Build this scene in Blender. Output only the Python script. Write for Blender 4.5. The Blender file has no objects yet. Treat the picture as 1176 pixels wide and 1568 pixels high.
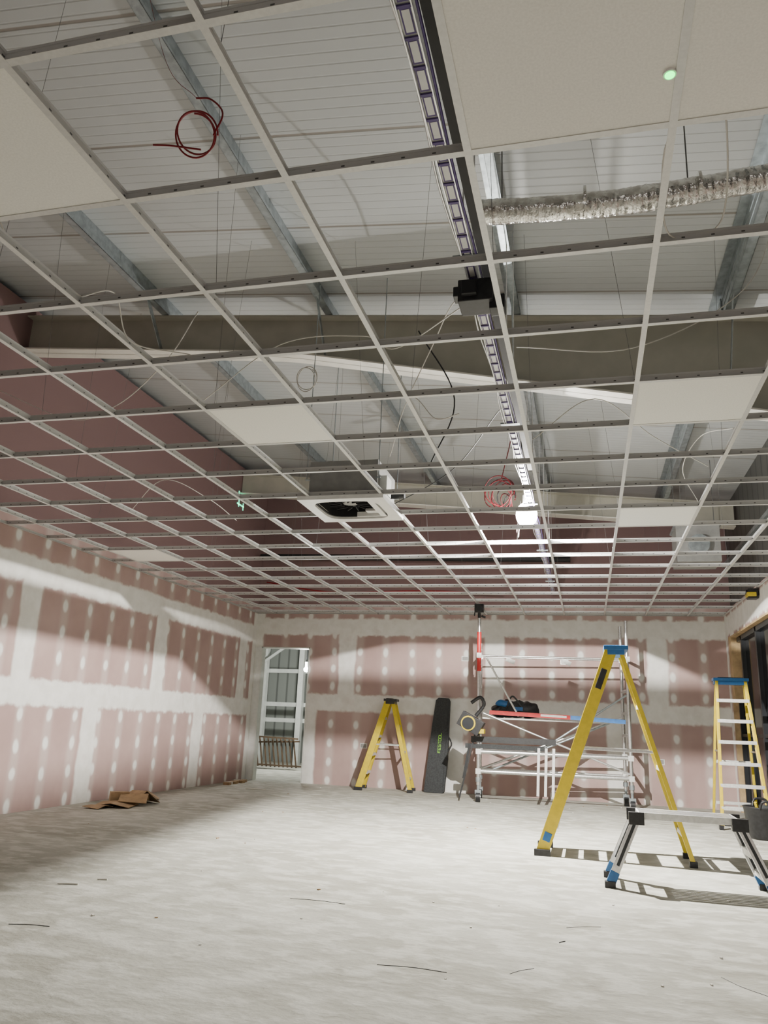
import bpy, bmesh, math, random
from mathutils import Vector, Matrix
import numpy as np
random.seed(4)
V=Vector
CAMZ=1.003; HC=2.714; XL=-5.46; XR=2.0; YB=12.44; YF=-4.5
X0=-.3145; Y0=2.023
def roofz(x): return 4.55-.098*x

# ------------------------------------------------------------ materials
class NT:
    def __init__(s,name):
        s.m=bpy.data.materials.new(name); s.m.use_nodes=True
        s.t=s.m.node_tree; s.b=s.t.nodes['Principled BSDF']
    def n(s,typ,**kw):
        nd=s.t.nodes.new(typ)
        for k,v in kw.items(): setattr(nd,k,v)
        return nd
    def link(s,a,b): s.t.links.new(a,b)
    def put(s,sock,v):
        if isinstance(v,(int,float)): sock.default_value=v
        elif isinstance(v,tuple): sock.default_value=v
        else: s.link(v,sock)
    def math(s,op,a,b=None,c=None):
        nd=s.n('ShaderNodeMath',operation=op)
        s.put(nd.inputs[0],a)
        if b is not None: s.put(nd.inputs[1],b)
        if c is not None: s.put(nd.inputs[2],c)
        return nd.outputs[0]
    def sstep(s,x,a,b,o0=0.,o1=1.):
        nd=s.n('ShaderNodeMapRange',interpolation_type='SMOOTHSTEP')
        s.put(nd.inputs[0],x); 
        for i,v in zip((1,2,3,4),(a,b,o0,o1)): nd.inputs[i].default_value=v
        return nd.outputs[0]
    def mix(s,f,a,b):
        nd=s.n('ShaderNodeMix',data_type='RGBA')
        s.put(nd.inputs[0],f)
        for i,v in ((6,a),(7,b)):
            if isinstance(v,tuple): nd.inputs[i].default_value=(*v[:3],1)
            else: s.link(v,nd.inputs[i])
        return nd.outputs[2]
    def pos(s,kind='Object'):
        tc=s.n('ShaderNodeTexCoord'); return tc.outputs[kind]
    def noise(s,scale,detail=4,vec=None,rough=.55):
        nd=s.n('ShaderNodeTexNoise'); nd.inputs['Scale'].default_value=scale
        nd.inputs['Detail'].default_value=detail; nd.inputs['Roughness'].default_value=rough
        if vec is not None: s.link(vec,nd.inputs['Vector'])
        return nd.outputs[0]
    def bump(s,h,strength=.3,dist=.01):
        nd=s.n('ShaderNodeBump'); nd.inputs['Strength'].default_value=strength
        nd.inputs['Distance'].default_value=dist; s.link(h,nd.inputs['Height'])
        s.link(nd.outputs[0],s.b.inputs['Normal'])
    def set(s,col=None,rough=.5,metal=0.,spec=.5):
        if col is not None:
            if isinstance(col,tuple): s.b.inputs['Base Color'].default_value=(*col[:3],1)
            else: s.link(col,s.b.inputs['Base Color'])
        s.b.inputs['Roughness'].default_value=rough; s.b.inputs['Metallic'].default_value=metal
        s.b.inputs['Specular IOR Level'].default_value=spec
        return s.m

def simple(name,col,rough=.5,metal=0.,var=.12,scale=25,spec=.5):
    t=NT(name); p=t.pos(); nz=t.noise(scale,4,p)
    f=t.sstep(nz,.3,.7)
    lo=tuple(max(0,c*(1-var)) for c in col); hi=tuple(min(1,c*(1+var)) for c in col)
    return t.set(t.mix(f,lo,hi),rough,metal,spec)
def emis(name,col,st):
    t=NT(name); t.set(col,.5); t.b.inputs['Emission Color'].default_value=(*col,1); t.b.inputs['Emission Strength'].default_value=st
    return t.m

def plaster(name,axis,offL,offU,zj,zt,corner,P=2.6):
    t=NT(name); p=t.pos(); sx=t.n('ShaderNodeSeparateXYZ'); t.link(p,sx.inputs[0])
    u0=sx.outputs[axis]; z0=sx.outputs[2]
    n1=t.noise(2.2,3,p); n2=t.noise(7,3,p)
    w=t.math('MULTIPLY_ADD',n1,.12,-.06); w2=t.math('MULTIPLY_ADD',n2,.09,-.045)
    u=t.math('ADD',u0,w); z=t.math('ADD',z0,w2)
    def band(x,hw): return t.sstep(x,hw-.015,hw+.03,1.,0.)
    def pp(x,off,per): return t.math('PINGPONG',t.math('SUBTRACT',x,off-50*per),per/2)
    lo=t.math('LESS_THAN',z,zj); hi=t.math('MULTIPLY',t.math('GREATER_THAN',z,zj),t.math('LESS_THAN',z,zt))
    bl=t.math('MULTIPLY',band(pp(u,offL,P),.14),lo)
    bu=t.math('MULTIPLY',band(pp(u,offU,P),.14),hi)
    bj=band(t.math('ABSOLUTE',t.math('SUBTRACT',z,zj)),.125)
    bt=band(t.math('ABSOLUTE',t.math('SUBTRACT',z,zt)),.13)
    bc=t.math('MULTIPLY',band(t.math('ABSOLUTE',t.math('SUBTRACT',u,corner)),.13),t.math('LESS_THAN',z,2.75))
    m=t.math('MAXIMUM',t.math('MAXIMUM',bl,bu),t.math('MAXIMUM',t.math('MAXIMUM',bj,bt),bc))
    # thin scraping of compound varies
    thin=t.sstep(t.noise(5,5,p),.25,.5,.86,1.)
    m=t.math('MULTIPLY',m,thin)
    # screw spots
    jx=t.math('MULTIPLY_ADD',t.noise(1.7,1,p),.05,u0)
    dx=t.math('DIVIDE',pp(jx,offL+.2,.44),.042); dz=t.math('DIVIDE',pp(t.math('MULTIPLY_ADD',n1,.12,z0),.12,.29),.066)
    r=t.math('SQRT',t.math('ADD',t.math('POWER',dx,2.),t.math('POWER',dz,2.)))
    dots=t.math('MULTIPLY',t.sstep(r,.6,1.35,1.,0.),t.math('LESS_THAN',z0,2.85))
    # paler filler strips along the studs
    st=t.math('MULTIPLY',t.sstep(pp(jx,offL+.2,.44),.02,.10,.20,0.),t.math('LESS_THAN',z0,2.85))
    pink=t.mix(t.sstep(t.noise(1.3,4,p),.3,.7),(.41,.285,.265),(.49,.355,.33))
    pink=t.mix(t.math('GREATER_THAN',z0,2.85),pink,(.22,.14,.137))  # boards above the grid darkened: dimness of the void put into the colour
    fil=t.mix(t.sstep(n2,.3,.7),(.78,.77,.73),(.86,.85,.82))
    c=t.mix(st,pink,fil); c=t.mix(dots,c,fil); c=t.mix(m,c,fil)
    t.bump(n2,.08,.01)
    return t.set(c,.85,0,.2)

def floor_mat():
    t=NT('dusty_concrete'); p=t.pos()
    mp=t.n('ShaderNodeMapping'); t.link(p,mp.inputs[0]); mp.inputs['Scale'].default_value=(1.,1.6,1); mp.inputs['Rotation'].default_value=(0,0,.5)
    a=t.noise(.9,6,p,.6); b=t.noise(4.5,5,mp.outputs[0],.6); c=t.noise(30,3,p)
    col=t.mix(t.sstep(a,.3,.7),(.34,.33,.28),(.48,.475,.425))
    col=t.mix(t.sstep(b,.46,.60,0.,.55),col,(.63,.625,.57))
    col=t.mix(t.sstep(c,.5,.75,0.,.22),col,(.31,.30,.255))
    sp=t.noise(2.4,8,mp.outputs[0],.65)
    col=t.mix(t.sstep(sp,.53,.66,0.,.6),col,(.29,.28,.235))
    h=t.math('ADD',t.math('MULTIPLY',b,.9),t.math('MULTIPLY',c,.08))
    t.bump(h,.6,.03)
    return t.set(col,.9,0,.12)
def roof_mat():
    t=NT('roof_sheet'); p=t.pos(); sx=t.n('ShaderNodeSeparateXYZ'); t.link(p,sx.inputs[0]); y=sx.outputs[1]
    d=t.math('PINGPONG',t.math('ADD',y,50),.5); j=t.sstep(d,.006,.016,1.,0.)
    f=t.math('PINGPONG',t.math('ADD',y,50),.0417); fr=t.sstep(f,.002,.008,1.,0.)
    c=t.mix(t.math('MULTIPLY',fr,.3),(.49,.51,.515),(.30,.305,.305)); c=t.mix(t.math('MULTIPLY',j,.8),c,(.22,.19,.16))
    h=t.math('SUBTRACT',0.,t.math('ADD',fr,t.math('MULTIPLY',j,2.)))
    t.bump(h,.4,.006)
    return t.set(c,.38,0,.5)
def cladding_mat(name,c1,c2,axis,per):
    t=NT(name); p=t.pos(); sx=t.n('ShaderNodeSeparateXYZ'); t.link(p,sx.inputs[0])
    d=t.math('PINGPONG',t.math('ADD',sx.outputs[axis],50),per/2); j=t.sstep(d,.01,.035,1.,0.)
    return t.set(t.mix(j,c1,c2),.5)
def tee_web():
    t=NT('tee_web_slotted'); p=t.pos(); sx=t.n('ShaderNodeSeparateXYZ'); t.link(p,sx.inputs[0])
    s=t.math('ADD',sx.outputs[0],sx.outputs[1]); d=t.math('PINGPONG',t.math('ADD',s,50),.05)
    a=t.math('LESS_THAN',d,.006)
    zz=t.math('ABSOLUTE',t.math('SUBTRACT',sx.outputs[2],HC+.018)); b=t.math('LESS_THAN',zz,.003)
    c=t.mix(t.math('MULTIPLY',a,b),(.62,.62,.61),(.10,.10,.10))
    return t.set(c,.33,.1)
def foil():
    t=NT('foil_duct'); p=t.pos(); a=t.noise(22,3,p); b=t.noise(9,3,p)
    t.bump(t.math('ADD',a,b),.8,.015)
    return t.set(t.mix(t.sstep(a,.35,.65),(.62,.60,.56),(.97,.96,.92)),.2,.8)

M={}
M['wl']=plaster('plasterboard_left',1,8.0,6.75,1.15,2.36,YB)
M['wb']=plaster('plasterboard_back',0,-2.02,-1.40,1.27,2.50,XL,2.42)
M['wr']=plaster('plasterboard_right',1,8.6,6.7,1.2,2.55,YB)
M['floor']=floor_mat(); M['roof']=roof_mat()
M['tee']=simple('tee_white',(.66,.66,.64),.32,.1,.05,60)
M['web']=tee_web()
M['tile']=simple('mineral_tile',(.88,.87,.81),.9,0,.04,140,.1)
M['galv']=simple('galvanised_steel',(.34,.38,.40),.38,.6,.2,14)
M['steeltan']=simple('painted_rafter',(.43,.415,.355),.6,0,.06,4)
M['flange']=simple('rafter_flange_lit',(.76,.74,.68),.5,0,.06,4)  # paler than the web: lamplight on the underside put into the colour
M['alu']=simple('aluminium',(.72,.72,.72),.3,.85,.1,40)
M['aluw']=simple('aluminium_dull',(.70,.70,.68),.5,.4,.1,40)
M['yel']=simple('fibreglass_yellow',(.60,.45,.02),.4,0,.08,20)
M['blue']=simple('plastic_blue',(.02,.12,.32),.4,0,.1,20)
M['blk']=simple('black_plastic',(.018,.018,.02),.45,0,.3,30)
M['char']=simple('charcoal_fabric',(.035,.038,.04),.8,0,.3,60)
M['red']=simple('red_paint',(.6,.03,.03),.4,0,.1,20)
M['redc']=simple('red_cable',(.24,.008,.014),.4,0,.1,20)
M['redd']=simple('dark_red_cable',(.085,.003,.006),.5,0,.1,20)
M['bluep']=simple('blue_paint',(.08,.25,.65),.4,0,.1,20)
M['white']=simple('white_plastic',(.8,.8,.78),.4,0,.04,20)
M['wcable']=simple('white_cable',(.72,.7,.64),.5,0,.04,20)
M['wire']=simple('hanger_wire',(.16,.16,.16),.4,.3,.1,20)
M['foil']=foil()
M['tan']=simple('timber_tan',(.48,.34,.18),.7,0,.2,8)
M['card']=simple('cardboard',(.36,.24,.13),.85,0,.2,10)
M['green']=simple('green_print',(.25,.6,.05),.6,0,.05,10)
M['frame']=simple('dark_frame',(.02,.022,.025),.35,0,.1,10)
M['glass']=simple('night_glass',(.012,.014,.016),.06,0,.1,3)
M['clad']=cladding_mat('warehouse_cladding',(.34,.36,.34),(.18,.19,.18),0,.25)
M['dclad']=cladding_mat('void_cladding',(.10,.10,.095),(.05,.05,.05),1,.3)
M['wsteel']=simple('white_steel',(.75,.77,.74),.4,.1,.05,10)
M['rust']=simple('brown_rail',(.12,.08,.05),.6,.1,.2,10)
M['grey']=simple('grey_body',(.30,.30,.29),.5,.2,.1,10)
M['bulb']=emis('bulb_glow',(1,.98,.94),170)
M['led']=emis('green_led',(.0,1.,.12),6)
M['laser']=emis('laser_mark',(.05,1.,.55),2.2)
M['purple']=simple('purple_cable',(.10,.06,.22),.5,0,.1,20)
M['pipe']=simple('black_duct',(.012,.012,.014),.6,0,.1,20)

# ------------------------------------------------------------ mesh builder
class MB:
    def __init__(s): s.v=[];s.f=[];s.mi=[];s.ms=[];s.sm=[];s.T=Matrix.Identity(4)
    def mat(s,k):
        if k not in s.ms: s.ms.append(k)
        return s.ms.index(k)
    def add(s,vs,fs,k,smooth=False):
        b=len(s.v); i=s.mat(k)
        s.v+=[s.T@V(p) for p in vs]
        for f in fs: s.f.append([b+q for q in f]); s.mi.append(i); s.sm.append(smooth)
    def box(s,c,d,k,R=None):
        x,y,z=[q/2 for q in d]
        vs=[V((a*x,b*y,e*z)) for a in(-1,1) for b in(-1,1) for e in(-1,1)]
        if R is not None: vs=[R@q for q in vs]
        vs=[q+V(c) for q in vs]
        s.add(vs,[(0,1,3,2),(4,6,7,5),(0,4,5,1),(2,3,7,6),(0,2,6,4),(1,5,7,3)],k)
    def bb(s,a,b,k):
        s.box([(p+q)/2 for p,q in zip(a,b)],[abs(q-p) for p,q in zip(a,b)],k)
    def frame(s,p,q,up=(0,0,1)):
        d=(V(q)-V(p)).normalized(); u=V(up)
        if abs(d.dot(u))>.97: u=V((0,1,0))
        a=d.cross(u).normalized(); return d,a,a.cross(d).normalized()
    def bar(s,p,q,w,h,k,up=(0,0,1),w2=None,h2=None):
        d,a,b=s.frame(p,q,up); w2=w2 or w;h2=h2 or h
        vs=[V(p)+a*x*w/2+b*y*h/2 for x,y in((-1,-1),(1,-1),(1,1),(-1,1))]+[V(q)+a*x*w2/2+b*y*h2/2 for x,y in((-1,-1),(1,-1),(1,1),(-1,1))]
        s.add(vs,[(3,2,1,0),(4,5,6,7),(0,1,5,4),(1,2,6,5),(2,3,7,6),(3,0,4,7)],k)
    def cyl(s,p,q,r,k,n=12,r2=None):
        d,a,b=s.frame(p,q); r2=r if r2 is None else r2
        vs=[]
        for c,rr in((V(p),r),(V(q),r2)):
            vs+=[c+(a*math.cos(2*math.pi*i/n)+b*math.sin(2*math.pi*i/n))*rr for i in range(n)]
        s.add(vs,[(i,(i+1)%n,n+(i+1)%n,n+i) for i in range(n)],k,True)
        s.add(vs,[tuple(range(n-1,-1,-1)),tuple(range(n,2*n))],k)
    def tube(s,pts,r,k,n=6,closed=False):
        pts=[V(p) for p in pts]; N=len(pts); vs=[]
        rs=r if isinstance(r,(list,tuple)) else [r]*N
        for i,p in enumerate(pts):
            d=(pts[min(i+1,N-1)]-pts[max(i-1,0)]).normalized()
            u=V((0,0,1)) if abs(d.z)<.9 else V((0,1,0))
            a=d.cross(u).normalized(); b=a.cross(d)
            vs+=[p+(a*math.cos(2*math.pi*j/n)+b*math.sin(2*math.pi*j/n))*rs[i] for j in range(n)]
        fs=[(i*n+j,i*n+(j+1)%n,(i+1)*n+(j+1)%n,(i+1)*n+j) for i in range(N-1) for j in range(n)]
        s.add(vs,fs,k,True); s.add(vs,[tuple(range(n-1,-1,-1)),tuple(range((N-1)*n,N*n))],k)
    def sphere(s,c,r,k,nu=16,nv=10,sc=(1,1,1)):
        vs=[];fs=[]
        for i in range(nv+1):
            th=math.pi*i/nv
            for j in range(nu):
                ph=2*math.pi*j/nu
                vs.append(V(c)+V((r*sc[0]*math.sin(th)*math.cos(ph),r*sc[1]*math.sin(th)*math.sin(ph),r*sc[2]*math.cos(th))))
        for i in range(nv):
            for j in range(nu): fs.append((i*nu+j,(i+1)*nu+j,(i+1)*nu+(j+1)%nu,i*nu+(j+1)%nu))
        s.add(vs,fs,k,True)
    def make(s,name,bevel=0.):
        vs=np.array([tuple(p) for p in s.v]); lo=vs.min(0);hi=vs.max(0)
        o=V(((lo[0]+hi[0])/2,(lo[1]+hi[1])/2,lo[2])) if KEEP[0]==0 else V((0,0,0))
        me=bpy.data.meshes.new(name); me.from_pydata([tuple(p-o) for p in s.v],[],s.f)
        for k in s.ms: me.materials.append(M[k])
        me.polygons.foreach_set('material_index',s.mi); me.polygons.foreach_set('use_smooth',s.sm)
        bm=bmesh.new(); bm.from_mesh(me)
        bmesh.ops.recalc_face_normals(bm,faces=bm.faces); bm.to_mesh(me); bm.free()
        ob=bpy.data.objects.new(name,me); ob.location=o; bpy.context.collection.objects.link(ob)
        if bevel:
            b=ob.modifiers.new('b','BEVEL'); b.width=bevel; b.segments=2; b.limit_method='ANGLE'
        return ob
KEEP=[0]
def spline(pts,n=10):
    P=[V(p) for p in pts]; P=[2*P[0]-P[1]]+P+[2*P[-1]-P[-2]]; out=[]
    for i in range(1,len(P)-2):
        for j in range(n):
            t=j/n; a,b,c,d=P[i-1:i+3]
            out.append(.5*((2*b)+(c-a)*t+(2*a-5*b+4*c-d)*t*t+(-a+3*b-3*c+d)*t**3))
    out.append(P[-2]); return out

# ------------------------------------------------------------ room shell (world-origin so textures map in metres)
KEEP[0]=1
b=MB(); b.bb((-12,YF-.2,-.15),(XR+.2,20,0),'floor'); b.make('floor')
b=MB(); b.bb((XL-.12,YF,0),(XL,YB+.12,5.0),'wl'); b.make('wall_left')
DX1,DX2,DZ=-5.34,-4.47,2.15
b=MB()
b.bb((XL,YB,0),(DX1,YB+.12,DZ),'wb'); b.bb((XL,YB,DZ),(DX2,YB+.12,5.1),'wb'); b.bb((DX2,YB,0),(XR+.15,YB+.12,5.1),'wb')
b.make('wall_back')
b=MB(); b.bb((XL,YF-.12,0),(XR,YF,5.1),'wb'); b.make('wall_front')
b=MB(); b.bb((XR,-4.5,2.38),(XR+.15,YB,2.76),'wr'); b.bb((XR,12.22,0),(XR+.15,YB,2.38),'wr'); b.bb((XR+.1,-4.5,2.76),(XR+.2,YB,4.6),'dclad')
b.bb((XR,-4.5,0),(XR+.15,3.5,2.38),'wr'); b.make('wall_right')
# roof
b=MB()
y1,y2=YF-.2,YB+.3
xs=(-6.2,2.6)
vs=[(x,y,roofz(x)+dz) for dz in(0,.08) for x in xs for y in(y1,y2)]
b.add(vs,[(0,1,3,2),(4,6,7,5),(0,4,5,1),(2,3,7,6),(0,2,6,4),(1,5,7,3)],'roof'); b.make('ceiling')

# wall angle trim
b=MB()
b.bb((XL,YF,HC),(XL+.024,YB,HC+.002),'tee'); b.bb((XL,YF,HC),(XL+.003,YB,HC+.03),'tee')
b.bb((XL,YB-.024,HC),(XR,YB,HC+.002),'tee'); b.bb((XL,YB-.003,HC),(XR,YB,HC+.03),'tee')
b.bb((XR-.024,YF,HC),(XR,YB,HC+.002),'tee'); b.bb((XR-.003,YF,HC),(XR,YB,HC+.03),'tee')
b.make('trim_1')
# ceiling grid
b=MB()
for m in range(-8,4):
    x=X0+.6*m
    b.bb((x-.012,-1.5,HC),(x+.012,YB,HC+.002),'tee'); b.bb((x-.0015,-1.5,HC+.002),(x+.0015,YB,HC+.038),'web'); b.bb((x-.004,-1.5,HC+.030),(x+.004,YB,HC+.040),'web')
for k in range(-5,18):
    y=Y0+.6*k
    b.bb((XL,y-.012,HC+.0004),(XR,y+.012,HC+.0024),'tee'); b.bb((XL,y-.0015,HC+.0024),(XR,y+.0015,HC+.036),'web'); b.bb((XL,y-.004,HC+.030),(XR,y+.004,HC+.039),'web')
b.make('ceiling_grid')
KEEP[0]=0

# ceiling tiles
for m,k in [(-3,3),(1,3),(1,7),(-3,-1),(0,-1),(0,-2),(1,-1),(1,-2),(-8,9)]:
    x=X0+.6*m;y=Y0+.6*k
    b=MB(); b.bb((x+.006,y+.006,HC+.003),(x+.594,y+.594,HC+.018),'tile'); b.make('ceiling_tile',.002)

# ------------------------------------------------------------ roof structure
def ztop(x): return 4.34-.098*x
def depth(x): return .38+max(0,x+2.6)*.11
def rafter(y,hf,name):
    b=MB(); xs=[-5.45+.25*i for i in range(31)]; xs=[x for x in xs if x<=2.05]
    for x1,x2 in zip(xs,xs[1:]):
        t1,t2=ztop(x1),ztop(x2); d1,d2=t1-hf(x1),t2-hf(x2)
        for (za,zb,zc,zd,w,kk) in ((d1,d2,t1,t2,.012,'steeltan'),(t1-.014,t2-.014,t1,t2,.18,'steeltan'),(d1,d2,d1+.014,d2+.014,.2,'flange')):
            vs=[(x1,y-w/2,za),(x2,y-w/2,zb),(x2,y+w/2,zb),(x1,y+w/2,za),(x1,y-w/2,zc),(x2,y-w/2,zd),(x2,y+w/2,zd),(x1,y+w/2,zc)]
            b.add(vs,[(0,1,2,3),(7,6,5,4),(0,4,5,1),(1,5,6,2),(2,6,7,3),(3,7,4,0)],kk)
    return b.make(name)
rafter(6.1,depth,'roof_rafter'); rafter(11.35,lambda x:.34,'roof_rafter')
PX=[-3.9,-2.22,-.53,1.13]
for px in PX:
    b=MB(); zb=ztop(px)+.002; zt=roofz(px)-.002; L=(YF,YB)
    b.bb((px-.0015,L[0],zb),(px+.0015,L[1],zt),'galv')
    b.bb((px,L[0],zb),(px+.065,L[1],zb+.003),'galv'); b.bb((px+.062,L[0],zb),(px+.065,L[1],zb+.02),'galv')
    b.bb((px-.065,L[0],zt-.012),(px,L[1],zt-.008),'galv')
    b.bb((px-.006,L[0],zb+.06),(px+.002,L[1],zb+.075),'galv'); b.bb((px-.006,L[0],zb+.13),(px+.002,L[1],zb+.145),'galv')
    b.make('roof_purlin')
b=MB()
for px in PX:
    d=depth(px); zb=ztop(px)
    b.bar((px,6.1-.02,zb-d+.03),(px+.02,6.1-.42,zb+.05),.05,.006,'galv',up=(1,0,0)); b.bar((px,6.12,zb-d+.03),(px,6.55,zb+.05),.05,.006,'galv',up=(1,0,0))
    b.box((px-.01,6.1,zb+.08),(.01,.12,.16),'galv')
b.make('fly_brace')
b=MB()
b.bb((1.86,6.0,2.76),(1.90,6.2,4.1),'frame'); b.bb((2.05,6.0,2.76),(2.09,6.2,4.1),'frame'); b.bb((1.88,6.09,2.76),(2.07,6.11,4.1),'frame')
b.make('steel_column')
# hanger wires
b=MB()
for m in range(-7,4,1):
    x=X0+.6*m
    for k in range(-1,18,2):
        if (m+k//2)%2: continue
        y=Y0+.6*k+.1; px=min(PX,key=lambda q:abs(q-x))
        b.cyl((x,y,HC+.036),(x+(px-x)*.25,y+.02,roofz(x)-.02),.0011,'wire',5)
b.make('hanger_wire')

# duct
b=MB()
N=500; pts=[];rs=[]
for i in range(N):
    t=i/(N-1); x=-.50+t*2.48
    pts.append((x,3.70+.02*math.sin(3*t),3.735-.03*math.sin(math.pi*t*2)+.0)); rs.append(.067+.0012*math.sin(i*.8)+.003*math.sin(t*23)*math.sin(t*41)+random.uniform(-.0008,.0008))
b.tube(pts,rs,'foil',24)
for x in (.05,.62,1.3): b.cyl((x,3.70,3.735),(x+.015,3.70,3.735),.0715,'foil',24)
b.make('foil_duct')
b=MB(); b.bb((-.55,3.86,3.83),(1.98,3.868,3.87),'blk')
for i in range(40): b.bb((-.53+.062*i,3.855,3.842),(-.50+.062*i,3.87,3.858),'alu')
for x in (-.4,.6,1.6): b.cyl((x,3.86,3.85),(x,3.86,roofz(x)-.03),.004,'wire',6)
b.make('strut_channel')

# cable tray
b=MB(); zt=3.0; x1,x2=-.485,-.437
for x in (x1,x2):
    b.bb((x-.002,-.5,zt-.008),(x+.002,YB-.4,zt+.04),'alu')
b.bb((x1,-.5,zt+.004),(x2,YB-.4,zt+.006),'aluw')
y=-.5
while y<YB-.4:
    b.bb((x1+.007,y-.006,zt+.0018),(x2-.007,y+.086,zt+.003),'purple'); b.bb((x1+.012,y,zt+.0005),(x2-.012,y+.078,zt+.0015),'white'); b.bb((x1-.002,y+.094,zt-.003),(x2+.002,y+.104,zt+.003),'purple' ); y+=.112
b.tube(spline([(x1-.008+.010*math.sin(j*1.7),-.5+j*.3,zt+.004*math.sin(j*2)) for j in range(41)],4),.005,'alu',6)
b.tube(spline([(x2+.012+.006*math.sin(j*2.3),-.5+j*.6,zt+.004*math.sin(j*2)) for j in range(21)],4),.005,'purple',6)
for y in (1,3,5,7,9,11):
    for x in (x1,x2): b.cyl((x,y,zt),(x,y,roofz(x)-.03),.004,'alu',6)
    b.bb((x1-.04,y-.02,zt-.01),(x2+.04,y+.02,zt),'galv')
b.bb((-.412,-.5,zt-.01),(-.378,6.0,zt+.05),'pipe')
b.make('cable_tray')
b=MB(); q=.035
b.bb((-.56+q,3.13,2.86),(-.40+q,3.27,2.97),'blk'); b.bb((-.54+q,3.10,2.88),(-.47+q,3.13,2.95),'pipe'); b.bb((-.42+q,3.16,2.83),(-.35+q,3.24,2.90),'blk'); b.cyl((-.50+q,3.2,2.97),(-.50+q,3.2,2.985),.02,'blk')
b.bb((-.585+q,3.15,2.9),(-.56+q,3.22,2.95),'frame')
b.make('junction_box',.004)

# ------------------------------------------------------------ AC cassette
b=MB(); cx,cy=-1.85,5.95; z=HC-.003
def ring(c,ro,ri,z0,z1,k,n=64):
    vs=[];
    for (rx,zz) in ((ro,z0),(ri,z0),(ri,z1),(ro,z1)):
        for i in range(n):
            a=2*math.pi*i/n; ca,sa=math.cos(a),math.sin(a)
            if rx==ro: s=1/max(abs(ca),abs(sa)); q=(c[0]+ro*ca*s,c[1]+ro*sa*s,zz)
            else:
                p=5; s=(abs(ca)**p+abs(sa)**p)**(-1/p); q=(c[0]+ri*ca*s*.98,c[1]+ri*sa*s*.98,zz)
            vs.append(q)
    fs=[]
    for r in range(4):
        for i in range(n): fs.append((r*n+i,r*n+(i+1)%n,((r+1)%4)*n+(i+1)%n,((r+1)%4)*n+i))
    b.add(vs,fs,k)
ring((cx,cy),.355,.275,z-.030,z+.002,'white')
ring((cx,cy),.285,.28,z+.002,z+.30,'grey')
ring((cx,cy),.28,.26,z-.01,z+.28,'pipe')
b.bb((cx-.285,cy-.285,z+.30),(cx+.285,cy+.285,z+.31),'grey')
b.cyl((cx-.02,cy,z+.05),(cx-.02,cy,z+.2),.17,'blk',24); b.cyl((cx-.02,cy,z+.03),(cx-.02,cy,z+.05),.06,'grey',16)
for i in range(12):
    a=i*math.pi/6; b.bar((cx-.02+.07*math.cos(a),cy+.07*math.sin(a),z+.04),(cx-.02+.18*math.cos(a+.4),cy+.18*math.sin(a+.4),z+.04),.006,.05,'pipe')
b.bb((cx+.19,cy-.24,z-.02),(cx+.24,cy+.24,z+.03),'white'); b.bb((cx-.02,cy+.22,z-.02),(cx+.2,cy+.235,z+.02),'white'); b.bb((cx+.08,cy+.12,z),(cx+.19,cy+.2,z+.02),'aluw')
b.cyl((cx+.285,cy+.1,z+.12),(cx+.42,cy+.1,z+.12),.03,'blk'); b.bb((cx+.285,cy-.2,z+.05),(cx+.34,cy-.05,z+.2),'wsteel')
for sx in(-1,1):
    for sy in(-1,1): b.cyl((cx+sx*.30,cy+sy*.31,z+.15),(cx+sx*.30,cy+sy*.31,roofz(cx)-.1),.004,'galv',6); b.box((cx+sx*.295,cy+sy*.31,z+.15),(.04,.03,.004),'galv')
b.make('air_conditioning_cassette')

# black ducting above the grid at the back
b=MB(); b.cyl((-5.3,12.0,3.62),(-.2,12.0,3.52),.05,'pipe',12); b.make('black_pipe')

# red cable coils / cables
def coil(c,r,turns,n=40,ax=(1,0,.2),jit=.02,tail=None):
    pts=[]; d=V(ax).normalized(); u=V((0,0,1)); a=d.cross(u).normalized(); bb=a.cross(d)
    for i in range(int(n*turns)):
        t=2*math.pi*i/n; rr=r*(1+.12*math.sin(t*.37+1)); pts.append(V(c)+a*rr*math.cos(t)+bb*rr*math.sin(t)*1.05+d*(jit*math.sin(t*.6)))
    return pts
b=MB(); Y=3.0; c=V((-.628*2.35,2.35,CAMZ+.964*2.35))
pts=coil(c,.08,2.3,40,(-.3,1,.5),.03); b.tube(pts,.0038,'redc',8)
b.tube(spline([c+V((-.19,0,-.02)),c+V((-.10,0,-.04)),c+V((.03,0,-.08))]),.0038,'redc',8)
b.tube(spline([c+V((.08,0,-.02)),c+V((.11,0,.08)),c+V((.05,.0,.16)),c+V((-.03,.02,.20))]),.0038,'redc',8)
b.tube(spline([c+V((-.03,.02,.20)),c+V((-.25,.1,.5)),c+V((-.6,.3,roofz(-2.2)-c.z-.15))]),.0012,'redc',5)
b.make('red_cable_coil')
LX,LY,LZ=-.512,7.2,2.935
b=MB(); c=V((-.104*7.5,7.5,CAMZ+.300*7.5)) 
for i in range(5): b.tube(coil(c+V((.025*i-.03,.02*i,-.022*i+.02)),.15-.018*i,1.8,40,(.2+.2*i,1,.25*(i%3)-.2),.07),.0055,'redd' if i!=3 else 'blk',6)
b.tube(spline([c+V((0,0,.15)),c+V((.1,0,.6)),V((-.6,7.5,4.4))]),.005,'redd',6)
b.make('red_cable_coil')

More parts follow.
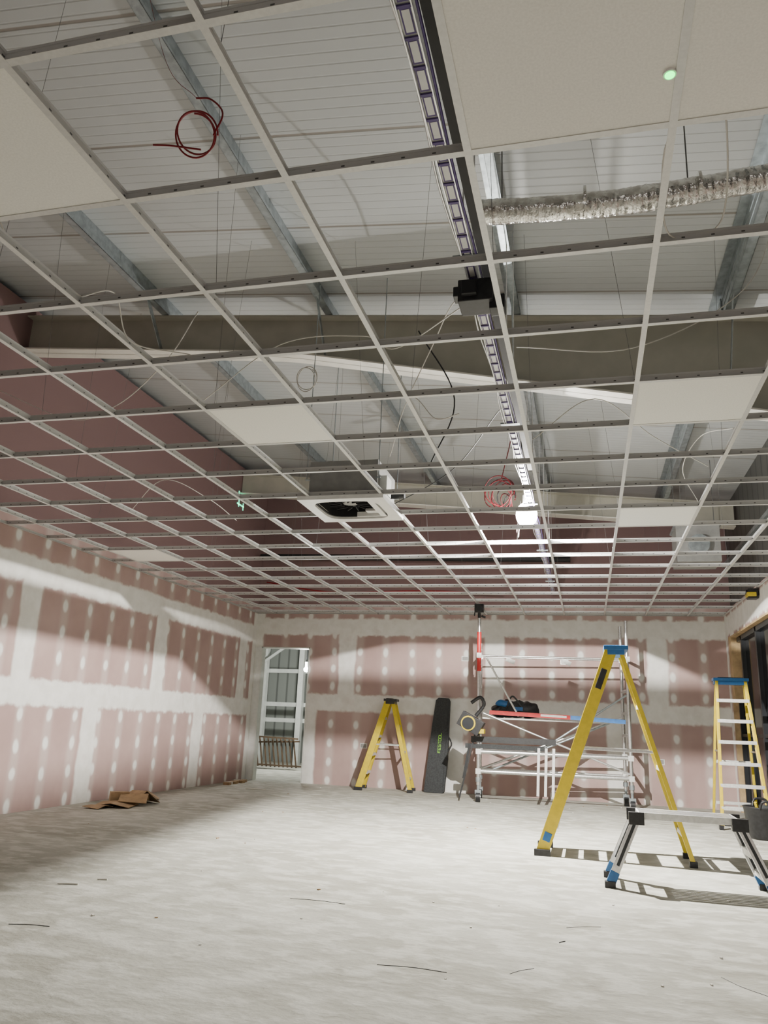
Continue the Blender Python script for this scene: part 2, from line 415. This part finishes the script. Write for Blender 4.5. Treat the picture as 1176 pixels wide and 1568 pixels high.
wc=[
 [(-2.0,2.0,HC+.35),(-2.12,2.1,HC+.10),(-2.13,2.3,HC+.02),(-2.11,2.63,HC+.04)],
 [(-2.13,2.62,HC+.04),(-2.08,2.8,HC+.16),(-2.1,3.0,HC+.02),(-1.9,3.22,HC+.04)],
 [(-5.0,5.2,3.7),(-3.9,4.9,3.2),(-3.0,4.2,2.95),(-2.1,3.3,HC+.04),(-1.9,3.25,HC+.3)],
 [(-2.4,4.3,3.0),(-1.8,4.1,3.25),(-1.2,3.9,3.15),(-.95,3.7,2.95),(-.5,3.3,2.95)],
 [(-.9,3.9,2.8),(-.75,3.7,2.95),(-.6,3.4,3.0),(-.5,3.25,2.95)],
 [(-.3,3.6,2.85),(.3,4.0,3.0),(.9,4.2,3.4),(1.2,4.5,4.1)],
 [(.30,1.97,HC+.05),(.34,2.07,HC+.10),(.29,2.3,HC+.12),(.33,2.6,HC+.02),(.52,2.65,HC+.1),(.46,2.2,HC+.3),(.30,2.05,HC+.2)],
 [(-.3,4.8,2.8),(.1,4.9,3.1),(.5,5.4,3.0),(.9,5.8,2.9)],
 [(.9,6.4,2.8),(.75,6.0,2.95),(.85,5.7,3.1),(1.0,5.3,3.0)],
 [(-1.3,5.0,2.8),(-1.1,4.7,3.1),(-.9,4.6,2.9),(-.7,4.3,2.8)],
 [(-4.1,6.2,2.8),(-3.6,5.9,3.0),(-3.3,6.2,2.9),(-3.2,6.6,2.8)],
]
b=MB()
for p in wc: b.tube(spline(p),.0032,'wcable',6)
b.tube(coil((-1.65,4.2,3.05),.07,2.2,30,(.2,1,.2)),.003,'wcable',6)
b.make('white_cable')
b=MB()
b.tube(spline([(-1.9,6.5,HC+.04),(-1.1,6.3,3.1),(-.6,5.6,3.35),(-.5,5.0,3.05)]),.004,'blk',6); b.tube(spline([(-1.2,5.9,HC+.3),(-1.0,5.9,3.6),(-1.3,5.8,4.2)]),.006,'blk',6)
b.tube(spline([(-5.2,12.1,3.2),(-4,11.9,3.0),(-2.5,12.1,3.05),(-1.2,12.1,3.0)]),.012,'redc',6)
b.make('black_cable')

# ------------------------------------------------------------ work lamp
zL=LZ-.135; ws=.085; dz1,dz2=.046,.078
b=MB(); b.sphere((LX,LY,LZ+.01),.10,'bulb',24,14,(1,1,1.2)); b.cyl((LX,LY,LZ+.125),(LX,LY,LZ+.2),.035,'white',16); b.tube(spline([(LX,LY,LZ+.19),(LX-.03,LY,LZ+.5),(-.60,LY,4.45)]),.005,'blk',6)
# added strip, not a lamp part: blocks light to darken the left floor
b.bar((LX-ws-.016,LY+.13,zL-(dz1+dz2)/2),(LX-ws+.016,LY-.13,zL-(dz1+dz2)/2),.002,dz2-dz1,'white')
for s in (-.1,.1): b.cyl((LX-ws,LY+s,zL-dz1),(LX-.05,LY+s*.5,LZ+.14),.0015,'wire',5)
b.make('festoon_bulb')
def plight(name,loc,w,r=.06,col=(1,.96,.88)):
    l=bpy.data.lights.new(name,'POINT'); l.energy=w; l.shadow_soft_size=r; l.color=col
    o=bpy.data.objects.new(name,l); o.location=loc; bpy.context.collection.objects.link(o); return o
def spot(name,loc,w,ang,blend,tx,ty,r=.05,col=(1,.963,.895),rz=0):
    l=bpy.data.lights.new(name,'SPOT'); l.energy=w; l.shadow_soft_size=r; l.color=col; l.spot_size=math.radians(ang); l.spot_blend=blend
    o=bpy.data.objects.new(name,l); o.location=loc; o.rotation_euler=(math.radians(tx),math.radians(ty),math.radians(rz)); bpy.context.collection.objects.link(o); return o
plight('bulb_light',(LX,LY,zL),210,.006,(1,.96,.89))
spot('bulb_downlight',(LX,LY,zL),1700,175,.1,0,0,.006)

# LED sensor on tile, laser marks
b=MB(); q=V((.2586,1.83,HC)); b.cyl(q+V((0,0,-.006)),q+V((0,0,.004)),.013,'led',20); b.cyl(q+V((0,0,-.004)),q+V((0,0,.004)),.018,'white',20)
b.make('sensor_led')
b=MB()
for dz,dy,h in ((0,0,.10),(-.16,.02,.12)):
    z=CAMZ+.306*11.33+dz; 
    b.bb((XL+.001,11.25+dy,z),(XL+.004,11.28+dy,z+h),'laser'); b.bb((XL+.001,11.42+dy,z-.02),(XL+.004,11.45+dy,z+h-.02),'laser'); b.bb((XL+.001,11.2+dy,z+.03),(XL+.004,11.46+dy,z+.055),'laser')
b.make('laser_mark')

# ------------------------------------------------------------ step ladders
def ladder(name,W,H,spread,n,loc,rz,caps='blue',stile=.085,cap2='blk',rearw=.035,label=False,rear_rungs=True,treadk='aluw',cage=False):
    """local: front foot at x=0, rear foot at x=spread, width along y"""
    b=MB(); b.T=Matrix.Translation(loc)@Matrix.Rotation(rz,4,'Z')
    ax=spread*.55; Wt=W*.66
    for s in(-1,1):
        f0=V((0,s*W/2,.03)); f1=V((ax-.04,s*Wt/2,H-.02))
        d=(f1-f0).normalized(); nx=V((d.z,0,-d.x))
        b.bar(f0,f1,stile,.008,'yel',up=(0,1,0))
        for e in(-1,1):
            off=nx*e*(stile/2-.003); b.bar(f0+off+V((0,-s*.014,0)),f1+off+V((0,-s*.014,0)),.006,.03,'yel',up=(0,1,0))
        b.box(f0+V((0,0,-.005)),(stile+.03,.045,.05),cap2)
        r0=V((spread,s*W*.47,.03)); r1=V((ax+.04,s*Wt*.46,H-.03))
        b.bar(r0,r1,rearw,.028,'yel',up=(0,1,0)); b.box(r0+V((0,0,-.008)),(rearw+.025,.045,.044),cap2)
        b.bar(f0.lerp(f1,.5),r0.lerp(r1,.5),.02,.005,'alu',up=(0,1,0))
        if label: b.bar(f0.lerp(f1,.80)+V((0,s*.006,0)),f0.lerp(f1,.9)+V((0,s*.006,0)),.05,.004,'blk',up=(0,1,0))
        if label: b.bar(f0.lerp(f1,.05)+V((0,s*.006,0)),f0.lerp(f1,.09)+V((0,s*.006,0)),.06,.004,'blue',up=(0,1,0))
    for i in range(1,n+1):
        t=i/(n+1); x=(ax-.04)*t; z=H*t; w=W+(Wt-W)*t
        b.box((x,0,z),(.085,w-.01,.012),treadk); b.box((x-.04,0,z-.015),(.006,w-.01,.035),treadk); b.box((x+.04,0,z-.015),(.006,w-.01,.035),treadk)
        if i%2==1: 
            b.bar((x-.03,w/2-.02,z-.01),(x,w/2-.005,z-.09),.02,.004,'alu'); b.bar((x-.03,-w/2+.02,z-.01),(x,-w/2+.005,z-.09),.02,.004,'alu')
    if rear_rungs:
        for t in (.12,.42,.72):
            x=spread+(ax+.04-spread)*t; w=(W*.94+(Wt*.92-W*.94)*t); b.box((x,0,.03+(H-.06)*t),(.02,w,.035),'aluw')
    b.box((ax,0,H),(.2,Wt+.05,.035),caps); b.box((ax,0,H-.035),(.14,Wt+.03,.05),caps); b.box((ax-.02,0,H+.02),(.1,Wt-.06,.012),'blk')
    return b.make(name,.002)
ladder('step_ladder',.50,1.70,1.16,6,(-.39,7.22,0),0,label=True,stile=.10)
ladder('step_ladder',.42,1.33,.78,4,(-3.38,12.04,0),math.radians(6),caps='blk',stile=.095,rearw=.06)
ladder('step_ladder',.52,1.66,.9,6,(1.66,9.85,0),math.radians(88),stile=.06)

# ------------------------------------------------------------ work platform (hop-up)
b=MB(); zt=.48; xa,xb=.32,.93; ya,yb=5.88,6.2
b.bb((xa,ya,zt-.045),(xb,ya+.012,zt),'aluw'); b.bb((xa,yb-.012,zt-.045),(xb,yb,zt),'aluw')
for i in range(7): y=ya+.014+i*(yb-ya-.028)/7; b.bb((xa,y,zt-.008),(xb,y+.036,zt+(.001 if i%2 else 0)),'alu')
for x in (xa,xb): b.bb((x-.01,ya,zt-.05),(x+.01,yb,zt),'aluw')
for x,s in((xa,-1),(xb,1)):
    for y,so in((ya,-.03),(yb,.04)):
        top=V((x+s*.01,y,zt-.02)); bot=V((x+s*.2,y+so,.03)); b.bar(top,bot,.055,.03,'alu',up=(0,1,0)); b.bar(top.lerp(bot,.1)+V((0,-.016,0)),top.lerp(bot,.75)+V((0,-.016,0)),.02,.004,'frame',up=(0,1,0))
        b.bar(bot.lerp(top,.16),bot,.06,.038,'blue',up=(0,1,0)); b.box(bot+V((s*.005,0,-.01)),(.07,.05,.04),'blk')
        b.box(top+V((s*.01,0,-.02)),(.10,.045,.08),'blk'); 
    b.bb((x+s*.08-.012,ya,.24),(x+s*.08+.012,yb,.28),'aluw'); b.bb((x+s*.15-.01,ya-.02,.10),(x+s*.15+.01,yb+.02,.13),'aluw')
b.make('work_platform',.002)

# ------------------------------------------------------------ scaffold tower
b=MB(); b.T=Matrix.Translation((-1.48,11.22,0))@Matrix.Rotation(math.radians(5),4,'Z'); Lx=2.03; Wy=.62; R=.025
for x in (0,Lx):
    top=2.5
    for y in (0,Wy):
        b.cyl((x,y,.22),(x,y,top if (x>0 or y==0) else 2.2),R,'alu',14); b.cyl((x,y,.10),(x,y,.35),.019,'galv',10); b.cyl((x,y,.26),(x,y,.32),.035,'galv',12)
        b.cyl((x-.03,y,.065),(x+.03,y,.065),.065,'blk' ,20); b.cyl((x-.034,y,.065),(x+.034,y,.065),.04,'alu',16); b.box((x,y,.13),(.085,.06,.05),'galv')
    for z in (.40,.66,.95,1.25,1.55,1.85,2.1): b.cyl((x,0,z),(x,Wy,z),.02,'alu',10)
def rail(y,z,k='alu',r=.019,x0=-.0,x1=Lx):
    b.cyl((x0,y,z),(x1,y,z),r,k,12)
    for x in(x0,x1): b.box((x,y,z),(.07,.06,.07),'aluw')
rail(0,1.97,r=.012); rail(Wy,2.0,r=.012)
rail(0,.66,r=.027); rail(0,.40,r=.027); rail(Wy,.66); rail(Wy,.40)
b.bar((.15,-.01,1.19),(1.25,-.01,1.16),.02,.055,'red'); b.bar((1.25,-.01,1.16),(1.98,-.01,1.13),.02,.055,'bluep'); b.bar((.85,-.022,1.175),(1.2,-.022,1.165),.004,.03,'white')
b.bb((.05,.05,1.1),(Lx-.05,Wy-.03,1.12),'aluw')
b.cyl((0,Wy,.4),(Lx,Wy,1.2),.018,'alu'); b.cyl((0,0,1.2),(Lx,0,.45),.014,'alu'); b.cyl((.1,0,1.95),(.55,0,1.15),.013,'aluw'); b.cyl((Lx,0,1.5),(.9,0,.75),.014,'galv')
b.cyl((.2,.3,.42),(1.9,.3,1.15),.014,'galv')
b.bb((-.1,-.04,.78),(1.05,.04,.86),'blk'); b.bb((-.18,-.03,.70),(.9,.0,.76),'char')
for i,x in enumerate((.80,.90,1.0)): b.bar((x,-.05,.12),(x+.02,-.03,.74),.035,.02,'white')
b.bar((-.25,-.02,.05),(-.02,-.03,1.0),.02,.03,'blk'); b.bar((-.2,-.02,.3),(-.12,-.03,.75),.03,.02,'frame')
b.cyl((0,0,1.75),(0,0,2.3),.03,'red',12)
for x in (.38,1.15): b.bar((x,-.02,1.93),(x+.12,-.02,1.88),.004,.06,'aluw')
b.make('scaffold_tower')
# floodlight on top
b=MB(); c=V((-1.48,11.20,2.51)); b.box(c+V((0,0,.13)),(.13,.10,.12),'blk'); b.cyl(c+V((0,-.05,.13)),c+V((0,-.09,.13)),.05,'frame',16); b.cyl(c+V((0,.0,-.005)),c+V((0,0,.08)),.022,'blk'); b.bar(c+V((-.07,0,.02)),c+V((-.05,0,.2)),.015,.02,'blk'); b.bar(c+V((.03,0,.02)),c+V((.09,0,-.0)),.03,.03,'blk'); b.make('floodlight',.004)
# yellow/black work light hung on scaffold
b=MB(); b.T=Matrix.Translation((-1.56,11.04,1.03))@Matrix.Scale(1.25,4); c=V((0,0,0)); b.box(c,(.26,.14,.16),'blk',Matrix.Rotation(.5,3,'Y')); b.cyl(c+V((-.02,-.075,0)),c+V((-.02,-.10,0)),.065,'frame',16); b.cyl(c+V((-.02,-.06,0)),c+V((-.02,-.09,0)),.08,'yel',20); b.tube(spline([c+V((.05,0,.08)),c+V((.14,0,.2)),c+V((.1,0,.28)),c+V((0,0,.22))]),.02,'blk',8); b.box(c+V((.1,0,-.08)),(.1,.12,.05),'yel'); b.make('work_light',.006)
# bag on deck
b=MB(); b.T=Matrix.Translation((-1.02,11.48,1.22))
def lump(c,r,sc,k,seed,nu=24,nv=16):
    rnd=random.Random(seed); ph=[rnd.uniform(0,6) for _ in range(6)]
    n0=len(b.v); b.sphere(c,r,k,nu,nv,sc)
    for i in range(n0,len(b.v)):
        p=b.v[i]-b.T@V(c); f=1+.13*math.sin(p.x*40+ph[0])*math.cos(p.z*33+ph[1])+.1*math.sin(p.y*37+ph[2]+p.x*22)
        q=b.T@V(c)+p*f; q.z=max(q.z,b.T.translation.z-.095); b.v[i]=q
lump((-.02,0,.03),.15,(1.6,.85,.8),'char',1); lump((.2,0,.02),.13,(1.3,.8,.85),'blk',2); lump((-.19,.02,0),.12,(1.2,.9,.8),'blk',3); lump((-.12,-.06,.10),.09,(1.3,.8,.6),'blue',5)
b.tube(spline([(-.1,-.1,.02),(0,-.15,.2),(.14,-.1,.03)]),.012,'char',8); b.box((.08,-.14,.03),(.12,.01,.05),'blue')
ob=b.make('tool_bag'); 
# leaning guide-rail bag with green lettering
b=MB(); Rr=Matrix.Rotation(math.radians(-5),4,'X')@Matrix.Rotation(math.radians(2),4,'Y'); b.T=Matrix.Translation((-2.27,12.22,0))@Rr
prof=[(-.16,0),(.12,0),(.15,.03),(.17,.5),(.15,1.36),(.13,1.40),(-.03,1.40),(-.07,1.36),(-.10,1.0),(-.155,.05)]
vs=[(x,-.045,z) for x,z in prof]+[(x,.045,z) for x,z in prof]; n=len(prof)
b.add(vs,[tuple(range(n)),tuple(range(2*n-1,n-1,-1))]+[(i,n+i,n+(i+1)%n,(i+1)%n) for i in range(n)],'char')
b.tube(spline([(.16,-.03,.6),(.22,-.05,.72),(.15,-.03,.85)]),.012,'blk',8); b.bar((.13,-.05,.1),(.135,-.05,1.3),.006,.006,'blk')
def letter(x,z,strokes):
    for (a,c,d,e) in strokes: b.bar((x-c*.04,-.048,z+a*.034),(x-e*.04,-.048,z+d*.034),.008,.003,'green',up=(0,1,0))
L={'F':[(0,0,0,1),(0,1,1,1),(0,.5,.8,.5)],'E':[(0,0,0,1),(0,1,1,1),(0,.5,.8,.5),(0,0,1,0)],'S':[(0,1,1,1),(0,.5,1,.5),(0,0,1,0),(0,.5,0,1),(1,0,1,.5)],'T':[(0,1,1,1),(.5,0,.5,1)],'O':[(0,0,1,0),(0,1,1,1),(0,0,0,1),(1,0,1,1)],'L':[(0,0,0,1),(0,0,1,0)]}
for i,ch in enumerate('FESTOOL'): letter(.055,.58+i*.043,L[ch])
b.make('guide_rail_bag',.01)

# ------------------------------------------------------------ tub, cardboard, debris
b=MB(); n=28; cx,cy=1.74,9.25
prof=[(.02,.0),(.15,.0),(.165,.02),(.205,.30),(.215,.31),(.205,.315),(.19,.29),(.155,.03),(.02,.02)]
vs=[(cx+r*math.cos(2*math.pi*i/n),cy+r*math.sin(2*math.pi*i/n),z) for r,z in prof for i in range(n)]
b.add(vs,[(j*n+i,j*n+(i+1)%n,(j+1)*n+(i+1)%n,(j+1)*n+i) for j in range(len(prof)-1) for i in range(n)],'blk',True)
for s in(-1,1): b.tube(spline([(cx-.08,cy+s*.19,.30),(cx-.05,cy+s*.21,.37),(cx+.05,cy+s*.21,.37),(cx+.08,cy+s*.19,.30)]),.012,'blk',8)
b.sphere((cx,cy,.2),.13,'char',12,8); b.bar((cx-.05,cy-.05,.2),(cx-.1,cy-.1,.36),.03,.02,'yel'); b.sphere((cx+.05,cy,.27),.06,'blk')
b.make('rubble_tub')
b=MB()
def sheet(c,w,l,rz,h,k='card'):
    R=Matrix.Rotation(rz,3,'Z'); pts=[(-w/2,-l/2,.004),(0,-l/2,h),(w/2,-l/2,.01),(-w/2,l/2,.02),(.02,l/2,h*.8),(w/2,l/2,.004)]
    vs=[R@V(p)+V(c) for p in pts]+[R@V(p)+V(c)+V((0,0,.005)) for p in pts]
    b.add(vs,[(0,1,4,3),(1,2,5,4),(6,9,10,7),(7,10,11,8),(0,6,7,1),(1,7,8,2),(3,4,10,9),(4,5,11,10),(0,3,9,6),(2,8,11,5)],k)
sheet((-5.0,8.0,0),.4,.45,.3,.05); sheet((-5.0,8.45,0),.35,.4,1.0,.14); sheet((-4.9,8.2,.03),.3,.3,2.,.09); sheet((-5.1,8.8,0),.3,.25,.5,.1); sheet((-5.05,7.75,0),.25,.2,1.5,.03); b.box((-5.15,8.3,.07),(.2,.12,.1),'card',Matrix.Rotation(.7,3,'Z'))
b.make('cardboard_scrap')
b=MB()
for x,y,l,a,r in [(-1.52,4.62,.33,0,.0013),(-.75,3.60,.30,.03,.0012),(-.3,3.75,.15,.9,.001),(-.05,4.65,.2,.5,.001),(-2.6,3.55,.2,.2,.0015),(-3.0,4.4,.12,.3,.005),(-2.9,4.6,.06,.3,.005),(.6,3.9,.25,2.2,.001),(-4.6,10.9,.3,.2,.006),(-.15,4.3,.05,1.,.002)]:
    d=V((math.cos(a),math.sin(a),0))*l/2; c=V((x,y,r)); b.tube(spline([c-d,c+V((-d.y*.12,d.x*.12,0)),c+d],4),r,'blk' if r<.004 else 'wcable',6)
for i in range(70):
    x=random.uniform(-5,1.6);y=random.uniform(3.2,12.2);s=random.uniform(.003,.009); b.box((x,y,s*.4),(s*random.uniform(1,3),s*1.5,s*.8),random.choice(['wcable','wcable','card','white']),Matrix.Rotation(random.uniform(0,3),3,'Z'))
b.make('floor_debris')
b=MB()
for i in range(9): b.box((-5.3+random.uniform(-.05,.1),11.3+i*.08,.02),(.1,.07,.04),random.choice(['card','wcable']),Matrix.Rotation(i,3,'Z'))
b.make('plaster_rubble')
# sockets (back boxes) on back wall
for x,z in ((-3.47,.62),(-1.86,2.02),(-.33,2.0),(1.0,.6)):
    b=MB(); b.bb((x-.06,YB-.006,z-.04),(x+.06,YB,z+.04),'aluw'); b.bb((x-.045,YB-.009,z-.028),(x+.045,YB-.003,z+.028),'grey'); b.make('socket_box',.002)

# ------------------------------------------------------------ door lining + right glazing
b=MB()
b.bb((DX1-.1,YB-.012,0),(DX1,YB-.001,DZ+.0),'white'); b.bb((DX1,YB-.01,0),(DX1+.02,YB+.13,DZ),'wsteel'); b.bb((DX2-.02,YB-.01,0),(DX2,YB+.13,DZ),'wsteel'); b.bb((DX1,YB-.01,DZ-.02),(DX2,YB+.13,DZ),'wsteel')
b.make('door_1')
b=MB()
X=XR+.12
b.bb((X,3.6,.0),(X+.03,12.2,2.38),'glass')
for y in (3.62,4.8,6.0,7.2,8.4,9.6,10.7,11.7,12.18): b.bb((X-.05,y-.035,0),(X+.05,y+.035,2.38),'frame')
for z in (.04,2.33): b.bb((X-.05,3.5,z-.04),(X+.05,12.2,z+.04),'frame')
b.bb((X-.04,3.5,1.0),(X+.02,12.2,1.04),'frame')
b.make('window_1')
b=MB(); b.bb((XR,12.19,0),(XR+.15,12.22,2.38),'tan'); b.bb((XR,3.5,2.355),(XR+.15,12.2,2.38),'tan'); b.bb((XR-.002,12.0,1.5),(XR+.12,12.19,2.36),'tan'); b.make('trim_2')
# laser level on wall trim
b=MB(); c=V((1.93,9.95,2.64)); b.box(c,(.11,.13,.12),'blk'); b.box(c+V((-.02,-.02,-.01)),(.10,.14,.05),'yel'); b.cyl(c+V((-.055,0,.02)),c+V((-.07,0,.02)),.03,'glass',14); b.bar(c+V((.03,0,0)),c+V((.065,0,-.02)),.05,.1,'blk'); b.make('laser_level',.006)
b=MB(); b.bb((XR+.02,5.6,2.85),(XR+.09,5.7,4.2),'wsteel'); b.bb((XR+.02,8.2,2.85),(XR+.09,8.3,4.1),'wsteel'); b.bb((XR+.03,2,3.45),(XR+.09,YB,3.5),'galv'); b.bb((XR+.03,5.7,3.0),(XR+.09,6.6,3.4),'aluw'); b.make('cladding_rail')
b=MB(); b.bb((1.1,9.8,HC+.3),(1.6,10.3,HC+.75),'grey'); b.bb((1.08,9.78,HC+.74),(1.62,10.32,HC+.77),'galv'); b.cyl((1.35,9.8,HC+.5),(1.35,9.72,HC+.5),.12,'galv',20)
for x in (1.12,1.58):
    b.cyl((x,10.05,HC+.75),(x,10.05,roofz(x)-.02),.005,'wire',6)
b.make('ventilation_unit',.004)

# ------------------------------------------------------------ warehouse beyond door
KEEP[0]=1
b=MB(); b.bb((-12,18,0),(0,18.1,6),'clad'); b.bb((-12,YB+.12,5.1),(0,18,5.2),'clad'); b.bb((-12.1,YB,0),(-12,18,6),'clad'); b.bb((-.1,YB+.12,0),(0,18,6),'clad'); b.bb((-12,YB,0),(XL-.12,YB+.12,5.2),'clad'); b.make('wall_warehouse')
KEEP[0]=0
b=MB()
for x in (-8.9,-7.75,-7.2,-6.3): b.bb((x-.06,17.0,0),(x+.06,17.15,5),'wsteel')
for z in (.9,1.25,2.0,2.9,3.6): b.bb((-11,17.2,z),(-3,17.26,z+.09),'wsteel')
b.bar((-9,16.9,.2),(-7.2,16.9,2.7),.05,.05,'wsteel'); b.bar((-7.2,16.9,2.2),(-6.2,16.9,2.9),.05,.05,'wsteel')
b.make('steel_frame')
b=MB()
for i in range(11): b.bar((-6.5+i*.09,15.2,.05),(-6.62+i*.09,15.25,.62),.025,.025,'rust')
b.bar((-6.7,15.2,.62),(-5.6,15.2,.60),.03,.03,'rust'); b.bar((-6.6,15.2,.08),(-5.5,15.2,.08),.03,.03,'rust'); b.bar((-6.6,15.3,.5),(-5.6,15.3,.55),.03,.03,'rust'); b.make('stacked_railing')
b=MB(); b.box((-7.0,15.6,.15),(.35,.3,.3),'blk'); b.box((-7.0,15.6,.34),(.2,.25,.1),'char'); b.make('equipment_case',.03)
b=MB(); b.sphere((-5.45,15.0,1.95),.05,'bulb'); b.cyl((-5.45,15,2.0),(-5.45,15,2.1),.03,'white'); b.cyl((-5.45,15,2.1),(-5.45,15,5.1),.006,'blk',6); b.make('festoon_bulb')
plight('warehouse_light',(-5.45,14.85,1.85),220,.08,(.98,1,.93))

# ------------------------------------------------------------ fill: unseen area light added behind camera to brighten the foreground
def area(name,loc,rot,sx,sy,w,col):
    l=bpy.data.lights.new(name,'AREA'); l.shape='RECTANGLE'; l.size=sx;l.size_y=sy;l.energy=w;l.color=col
    o=bpy.data.objects.new(name,l); o.location=loc; o.rotation_euler=rot; bpy.context.collection.objects.link(o)
area('fill_light',(.5,-2.5,2.68),(math.radians(25),0,0),1.8,1.2,42,(1,.98,.92))
w=bpy.data.worlds.new('World'); bpy.context.scene.world=w; w.use_nodes=True
w.node_tree.nodes['Background'].inputs[0].default_value=(.02,.025,.035,1); w.node_tree.nodes['Background'].inputs[1].default_value=.5

# ------------------------------------------------------------ camera
yaw,pit,rol=-.2589,.2633,.0417
cy_,sy_,cp,sp,cr,sr=math.cos(yaw),math.sin(yaw),math.cos(pit),math.sin(pit),math.cos(rol),math.sin(rol)
F=V((sy_*cp,cy_*cp,sp)); Rt=V((cy_,-sy_,0)); U=Rt.cross(F); R2=cr*Rt+sr*U; U2=-sr*Rt+cr*U
cam=bpy.data.cameras.new('camera'); co=bpy.data.objects.new('camera',cam); bpy.context.collection.objects.link(co)
mt=Matrix((R2,U2,-F)).transposed().to_4x4(); mt.translation=V((0,0,CAMZ)); co.matrix_world=mt
cam.sensor_fit='HORIZONTAL'; cam.sensor_width=36; cam.lens=36*1190.1/1176; cam.clip_start=.05
bpy.context.scene.camera=co
